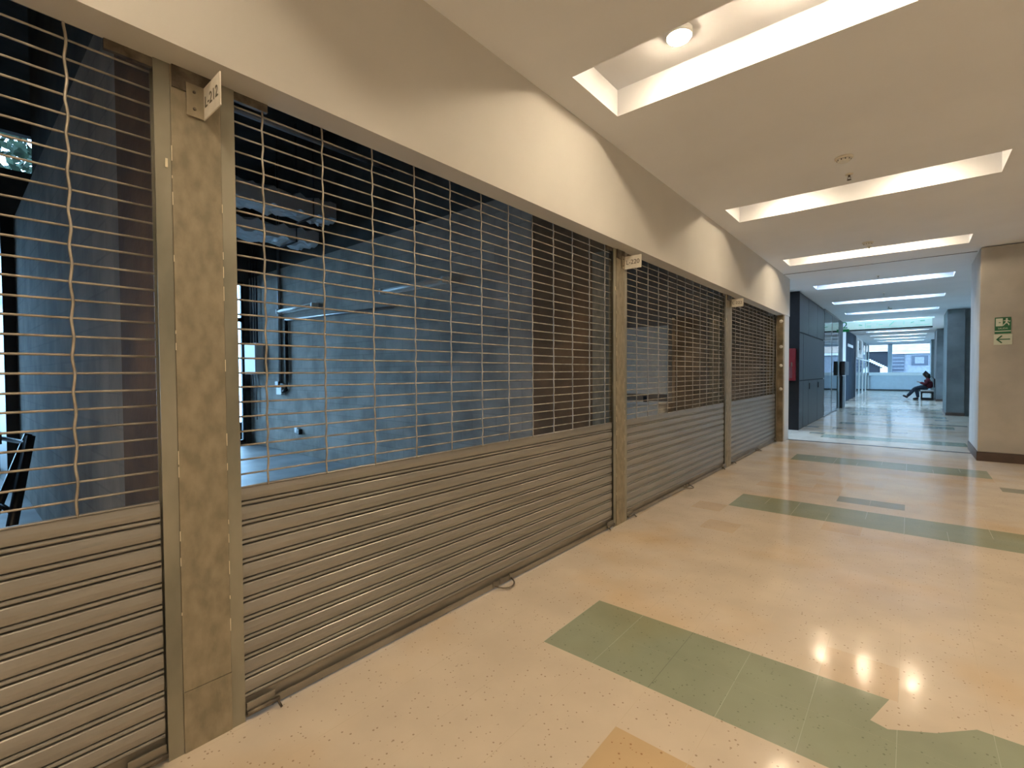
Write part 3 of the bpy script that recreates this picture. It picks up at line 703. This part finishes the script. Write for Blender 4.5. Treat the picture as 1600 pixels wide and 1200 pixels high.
# hanging banner sign
t = thing('hanging_banner_sign', 'pale green backlit banner sign with the number 2 hanging across the far corridor', 'sign', (-.65, 24, 3.17))
bn = obj('panel', box(B(), -2.0, .625, 23.98, 24.03, 3.18, 3.505, .004), m_lightpanel, t)
obj('bottom_rail', box(B(), -2.05, .64, 23.96, 24.05, 3.13, 3.18), m_panel, t)
obj('number_block', box(B(), -2.22, -1.94, 23.955, 23.98, 3.11, 3.22), m_bangreen, t)
text('number', '2', .38, (-2.08, 23.968, 3.37), FACE_CAM, m_bangreen, t, .004)
bm = B(); y0, y1 = 23.972, 23.979
for (a, b, w) in (((-1.62, 3.36), (-1.50, 3.34), .04), ((-1.40, 3.43), (-1.40, 3.24), .012), ((-1.36, 3.42), (-1.22, 3.44), .012), ((-1.36, 3.30), (-1.22, 3.30), .02), ((-1.40, 3.245), (-1.22, 3.245), .015), ((-1.02, 3.38), (-1.02, 3.28), .012), ((-.98, 3.34), (-.85, 3.34), .02),
                  ((-.64, 3.28), (-.50, 3.43), .03), ((-.52, 3.43), (-.42, 3.43), .012), ((-.9, 3.22), (-.26, 3.225), .012), ((-.2, 3.43), (-.2, 3.28), .01), ((.0, 3.34), (.10, 3.38), .03), ((.15, 3.245), (.55, 3.25), .014), ((.28, 3.40), (.42, 3.40), .05)):
    flatbar(bm, a, b, w, y0, y1)
obj('printed_marks', bm, m_bantext, t)
for x in (-1.6, .3): obj('hanger', tube(B(), [(x, 24.0, 3.50), (x, 24.0, ZC)], .01, 6), m_pipe, t)

# ------------------------------------------------------------------ end of the corridor: parapet and openings
YEnd = 45.6
bm = B(); box(bm, -2.5, XR, YEnd, YEnd+.2, 0, 1.16); obj('wall_end', bm, m_parapet, kind='structure')
bm = B(); box(bm, -2.5, XR, YEnd-.06, YEnd+.34, 1.14, 1.36, .01); obj('trim_4', bm, m_brightsill, kind='structure')
bm = B(); box(bm, -1.29, -1.03, YEnd+.0, YEnd+.22, 1.2, ZC+.3); box(bm, 1.15, 1.4, YEnd, YEnd+.22, 1.36, ZC+.3)
box(bm, -2.6, XR, YEnd, YEnd+.2, 3.46, ZC+.5)
obj('wall_end_frame', bm, m_parapet, kind='structure')
bm = B(); box(bm, -2.5, XR, YEnd-.08, YEnd-.065, 0, .09); obj('baseboard_end', bm, m_panel, kind='structure')
bm = B(); box(bm, XR, XR+.15, 45.7, 46.0, 0, ZC); obj('wall_corner', bm, m_paint, kind='structure')
bm = B(); box(bm, -10, 10, 45.9, 62, 8.2, 8.5); obj('ceiling', bm, m_shopceil, kind='structure')  # courtyard roof slab out of view, added to shade the building across
# building across
t = thing('neighbouring_building', 'cream roofed neighbouring building seen through the openings at the corridor end', 'building', (0, 58, -4))
obj('wall', box(B(), -8, 9, 58.3, 60, -4, 4.3), m_outgrey, t)
obj('roof_band', box(B(), -8, 9, 57.9, 59, 3.33, 6.5), m_stucco, t)
obj('ledge', box(B(), -1.5, 9, 57.95, 58.3, 3.08, 3.30), m_white, t)
obj('dark_opening', box(B(), -5.5, -1.62, 58.2, 58.31, .6, 3.32), m_outdark, t)
bm = B()
for k in range(10): box(bm, -3.4+k*.17, -3.4+k*.17+.3, 57.7, 58.15, 2.55-k*.1, 2.72-k*.1)
obj('stair', bm, m_white, t)
obj('pillar', box(B(), -2.2, -1.4, 57.8, 58.15, .5, 1.75), m_white, t)
lv = obj('louvre_panel', box(B(), -1.3, -.42, 58.2, 58.3, 1.0, 3.06), m_outwin, t)
bm = B()
for k in range(5): box(bm, -1.3, -.42, 58.12, 58.2, 1.35+k*.33, 1.42+k*.33)
obj('louvre_slat', bm, m_outgrey, lv)
wn = obj('window', box(B(), .12, 1.28, 58.2, 58.3, 1.98, 2.9), m_outwin, t)
obj('pane', box(B(), .35, 1.0, 58.17, 58.2, 2.15, 2.75), m_outgrey, wn)
bm = B(); quad(bm, ((-60, -30, -4.1), (60, -30, -4.1), (60, 110, -4.1), (-60, 110, -4.1))); bmesh.ops.solidify(bm, geom=bm.faces[:], thickness=.2); obj('ground', bm, m_ground, kind='structure')
# foliage beyond the first shop's window
t = thing('tree', 'dark leafy tree glimpsed through the high window behind the leftmost shutter', 'tree', (-14, .2, -4))
obj('trunk', tube(B(), [(-14, .2, -4.1), (-14, .1, 0), (-13.9, .6, 4.5)], .15, 8), m_black, t)
bm = B(); rnd = random.Random(4)
for k in range(1500):
    th = rnd.uniform(0, 6.28); rr = 1.6*rnd.random()**.5; c = Vector((-14+.7*rr*math.cos(th), .7+rr*math.sin(th)*.9, 5.8+rnd.uniform(-1.5, 1.4)))
    d = Vector((rnd.uniform(-1, 1), rnd.uniform(-1, 1), rnd.uniform(-1, 1))).normalized()*.16; e = d.orthogonal().normalized()*.06
    quad(bm, (c-d, c-e, c+d, c+e))
obj('foliage', bm, m_leaf, t)['kind'] = 'stuff'

# ------------------------------------------------------------------ bench, person, backpack, phone
t = thing('bench', 'dark metal framed bench with a grey seat beside the concrete column', 'bench', (.7, 32.4, 0))
obj('seat', box(B(), .44, .95, 31.8, 33.3, .42, .468, .01), m_pipe, t)
for y in (31.85, 33.2):
    bm = B(); box(bm, .45, .50, y, y+.05, 0, .42); box(bm, .88, .93, y, y+.05, 0, .42); box(bm, .45, .93, y, y+.05, .35, .42); box(bm, .45, .93, y, y+.05, 0, .06); obj('leg_frame', bm, m_black, t)

def skin(name, chains, m, parent=None, level=1, **tags):
    """chains: list of chains of (x,y,z,r); a chain may start with an int = index of the vertex it grows from"""
    vs, es, rs = [], [], []
    for ch in chains:
        prev = None
        for p in ch:
            if isinstance(p, int): prev = p; continue
            vs.append(p[:3]); rs.append(p[3]); i = len(vs)-1
            if prev is not None: es.append((prev, i))
            prev = i
    P = origin(parent) if parent else Vector(vs[0])
    me = bpy.data.meshes.new(name); me.from_pydata([Vector(v)-P for v in vs], es, [])
    o = bpy.data.objects.new(name, me); COL.objects.link(o)
    md = o.modifiers.new('skin', 'SKIN'); md.use_smooth_shade = True; md.branch_smoothing = .6
    for i, sv in enumerate(me.skin_vertices[0].data): sv.radius = (rs[i], rs[i]); sv.use_root = (i == 0)
    sd = o.modifiers.new('sub', 'SUBSURF'); sd.levels = level; sd.render_levels = level
    bpy.context.view_layer.update()
    nm = bpy.data.meshes.new_from_object(o.evaluated_get(bpy.context.evaluated_depsgraph_get()))
    o.modifiers.clear(); o.data = nm; bpy.data.meshes.remove(me)
    nm.materials.clear(); nm.materials.append(m)
    for q in nm.polygons: q.use_smooth = True
    if parent: o.parent = parent
    else: o.location = P
    for k, v in tags.items(): o[k] = v
    return o
py = 32.3
per = thing('person', 'person in a maroon jacket and dark trousers sitting on the bench looking at a phone', 'person', (.72, py, .5))
body = [
 [(.74, py, .635, .125), (.75, py, .80, .13), (.74, py, .95, .15), (.70, py, 1.06, .10), (.665, py, 1.12, .055), (.64, py, 1.18, .075), (.61, py, 1.26, .095), (.615, py, 1.33, .075)],  # 0..7
 [3, (.70, py-.16, 1.02, .055), (.64, py-.20, .80, .042), (.46, py-.12, .86, .032), (.395, py-.07, .895, .026)],   # 8..11 near arm
 [3, (.70, py+.16, 1.02, .055), (.64, py+.20, .80, .042), (.46, py+.12, .85, .032), (.395, py+.05, .885, .026)],   # 12..15
 [0, (.70, py-.10, .595, .085), (.24, py-.13, .60, .065), (.30, py-.13, .34, .050), (.34, py-.13, .10, .036), (.22, py-.14, .05, .032)],   # 16..20
 [0, (.70, py+.10, .595, .085), (.22, py+.06, .58, .065), (.05, py-.02, .34, .050), (-.10, py-.04, .15, .036), (-.20, py-.04, .16, .032)],  # 21..25
 [6, (.53, py, 1.245, .022), (.512, py, 1.238, .012)],                      # nose
]
for base, sy in ((11, 1), (15, -1)):
    bx, by, bz = (.395, py-.07, .895) if base == 11 else (.395, py+.05, .885)
    for k, (dy, ln) in enumerate(((-.028, .062), (-.010, .075), (.010, .070), (.028, .055))):
        body.append([base, (bx-.045, by+dy, bz+.012, .0095), (bx-.045-ln*.6, by+dy*1.1+sy*.006, bz+.022, .0085), (bx-.045-ln, by+dy+sy*.015, bz+.004, .0075)])
    body.append([base, (bx-.02, by+sy*.035, bz+.02, .010), (bx-.055, by+sy*.042, bz+.04, .0085)])
skin('body', body, m_skin, per, 1)
skin('jacket', [[(.735, py, .555, .20), (.74, py, .75, .205), (.735, py, .95, .215), (.70, py, 1.06, .16), (.67, py, 1.12, .09)],
                [3, (.70, py-.20, 1.01, .105), (.63, py-.24, .79, .090), (.47, py-.14, .855, .070), (.42, py-.10, .885, .055)],
                [3, (.70, py+.20, 1.01, .105), (.63, py+.24, .79, .090), (.47, py+.14, .845, .070), (.42, py+.09, .875, .055)]], m_jacket, per)
skin('trousers', [[(.76, py, .665, .19), (.76, py, .74, .18)],
                  [0, (.68, py-.10, .63, .14), (.24, py-.13, .605, .105), (.30, py-.13, .34, .085), (.335, py-.13, .09, .072)],
                  [0, (.68, py+.10, .63, .14), (.22, py+.06, .585, .105), (.05, py-.02, .34, .085), (-.10, py-.04, .15, .072)]], m_jeans, per)
skin('shoe', [[(.37, py-.13, .066, .062), (.28, py-.135, .052, .062), (.18, py-.14, .045, .05), (.12, py-.14, .036, .036)]], m_shoe, per)
skin('shoe', [[(-.05, py-.04, .10, .062), (-.14, py-.04, .13, .062), (-.23, py-.04, .18, .05), (-.28, py-.04, .21, .036)]], m_shoe, per)
skin('hair', [[(.65, py, 1.33, .115), (.69, py, 1.26, .12), (.72, py, 1.16, .11), (.75, py, 1.04, .08)], [0, (.60, py, 1.365, .075), (.55, py, 1.34, .04)]], m_hair, per)
for s in (-1, 1):
    bm = B(); bmesh.ops.create_uvsphere(bm, u_segments=8, v_segments=6, radius=.011, matrix=Matrix.Translation((.535, py+s*.032, 1.268))); obj('eye', bm, m_shoe, per)
    bm = B(); bmesh.ops.create_uvsphere(bm, u_segments=8, v_segments=6, radius=.022, matrix=Matrix.Translation((.625, py+s*.088, 1.25)) @ Matrix.Diagonal((.8, .4, 1.2, 1))); obj('ear', bm, m_skin, per)
bm = B(); box(bm, .55-.018, .55-.008, py-.025, py+.025, 1.195, 1.203); obj('mouth', bm, m_jacket, per)
bm = B(); box(bm, .27, .342, py-.04, py+.03, .935, .944, .002)
bmesh.ops.rotate(bm, verts=bm.verts, cent=(.31, py, .94), matrix=Matrix.Rotation(.5, 3, 'Y'))
obj('phone', bm, m_black, label='dark mobile phone held in the hands of the seated person', cat='phone')
t = thing('backpack', 'black backpack on the back of the seated person, against the column', 'backpack', (.93, py, .6))
bm = B(); box(bm, .937, .978, py-.15, py+.15, .62, 1.08, .018); obj('body', bm, m_shoe, t)
bm = B()
for s in (-1, 1): tube(bm, [(.95, py+s*.1, 1.06), (.88, py+s*.13, 1.17), (.74, py+s*.14, 1.22), (.60, py+s*.14, 1.16)], .012, 6)
obj('strap', bm, m_shoe, t)
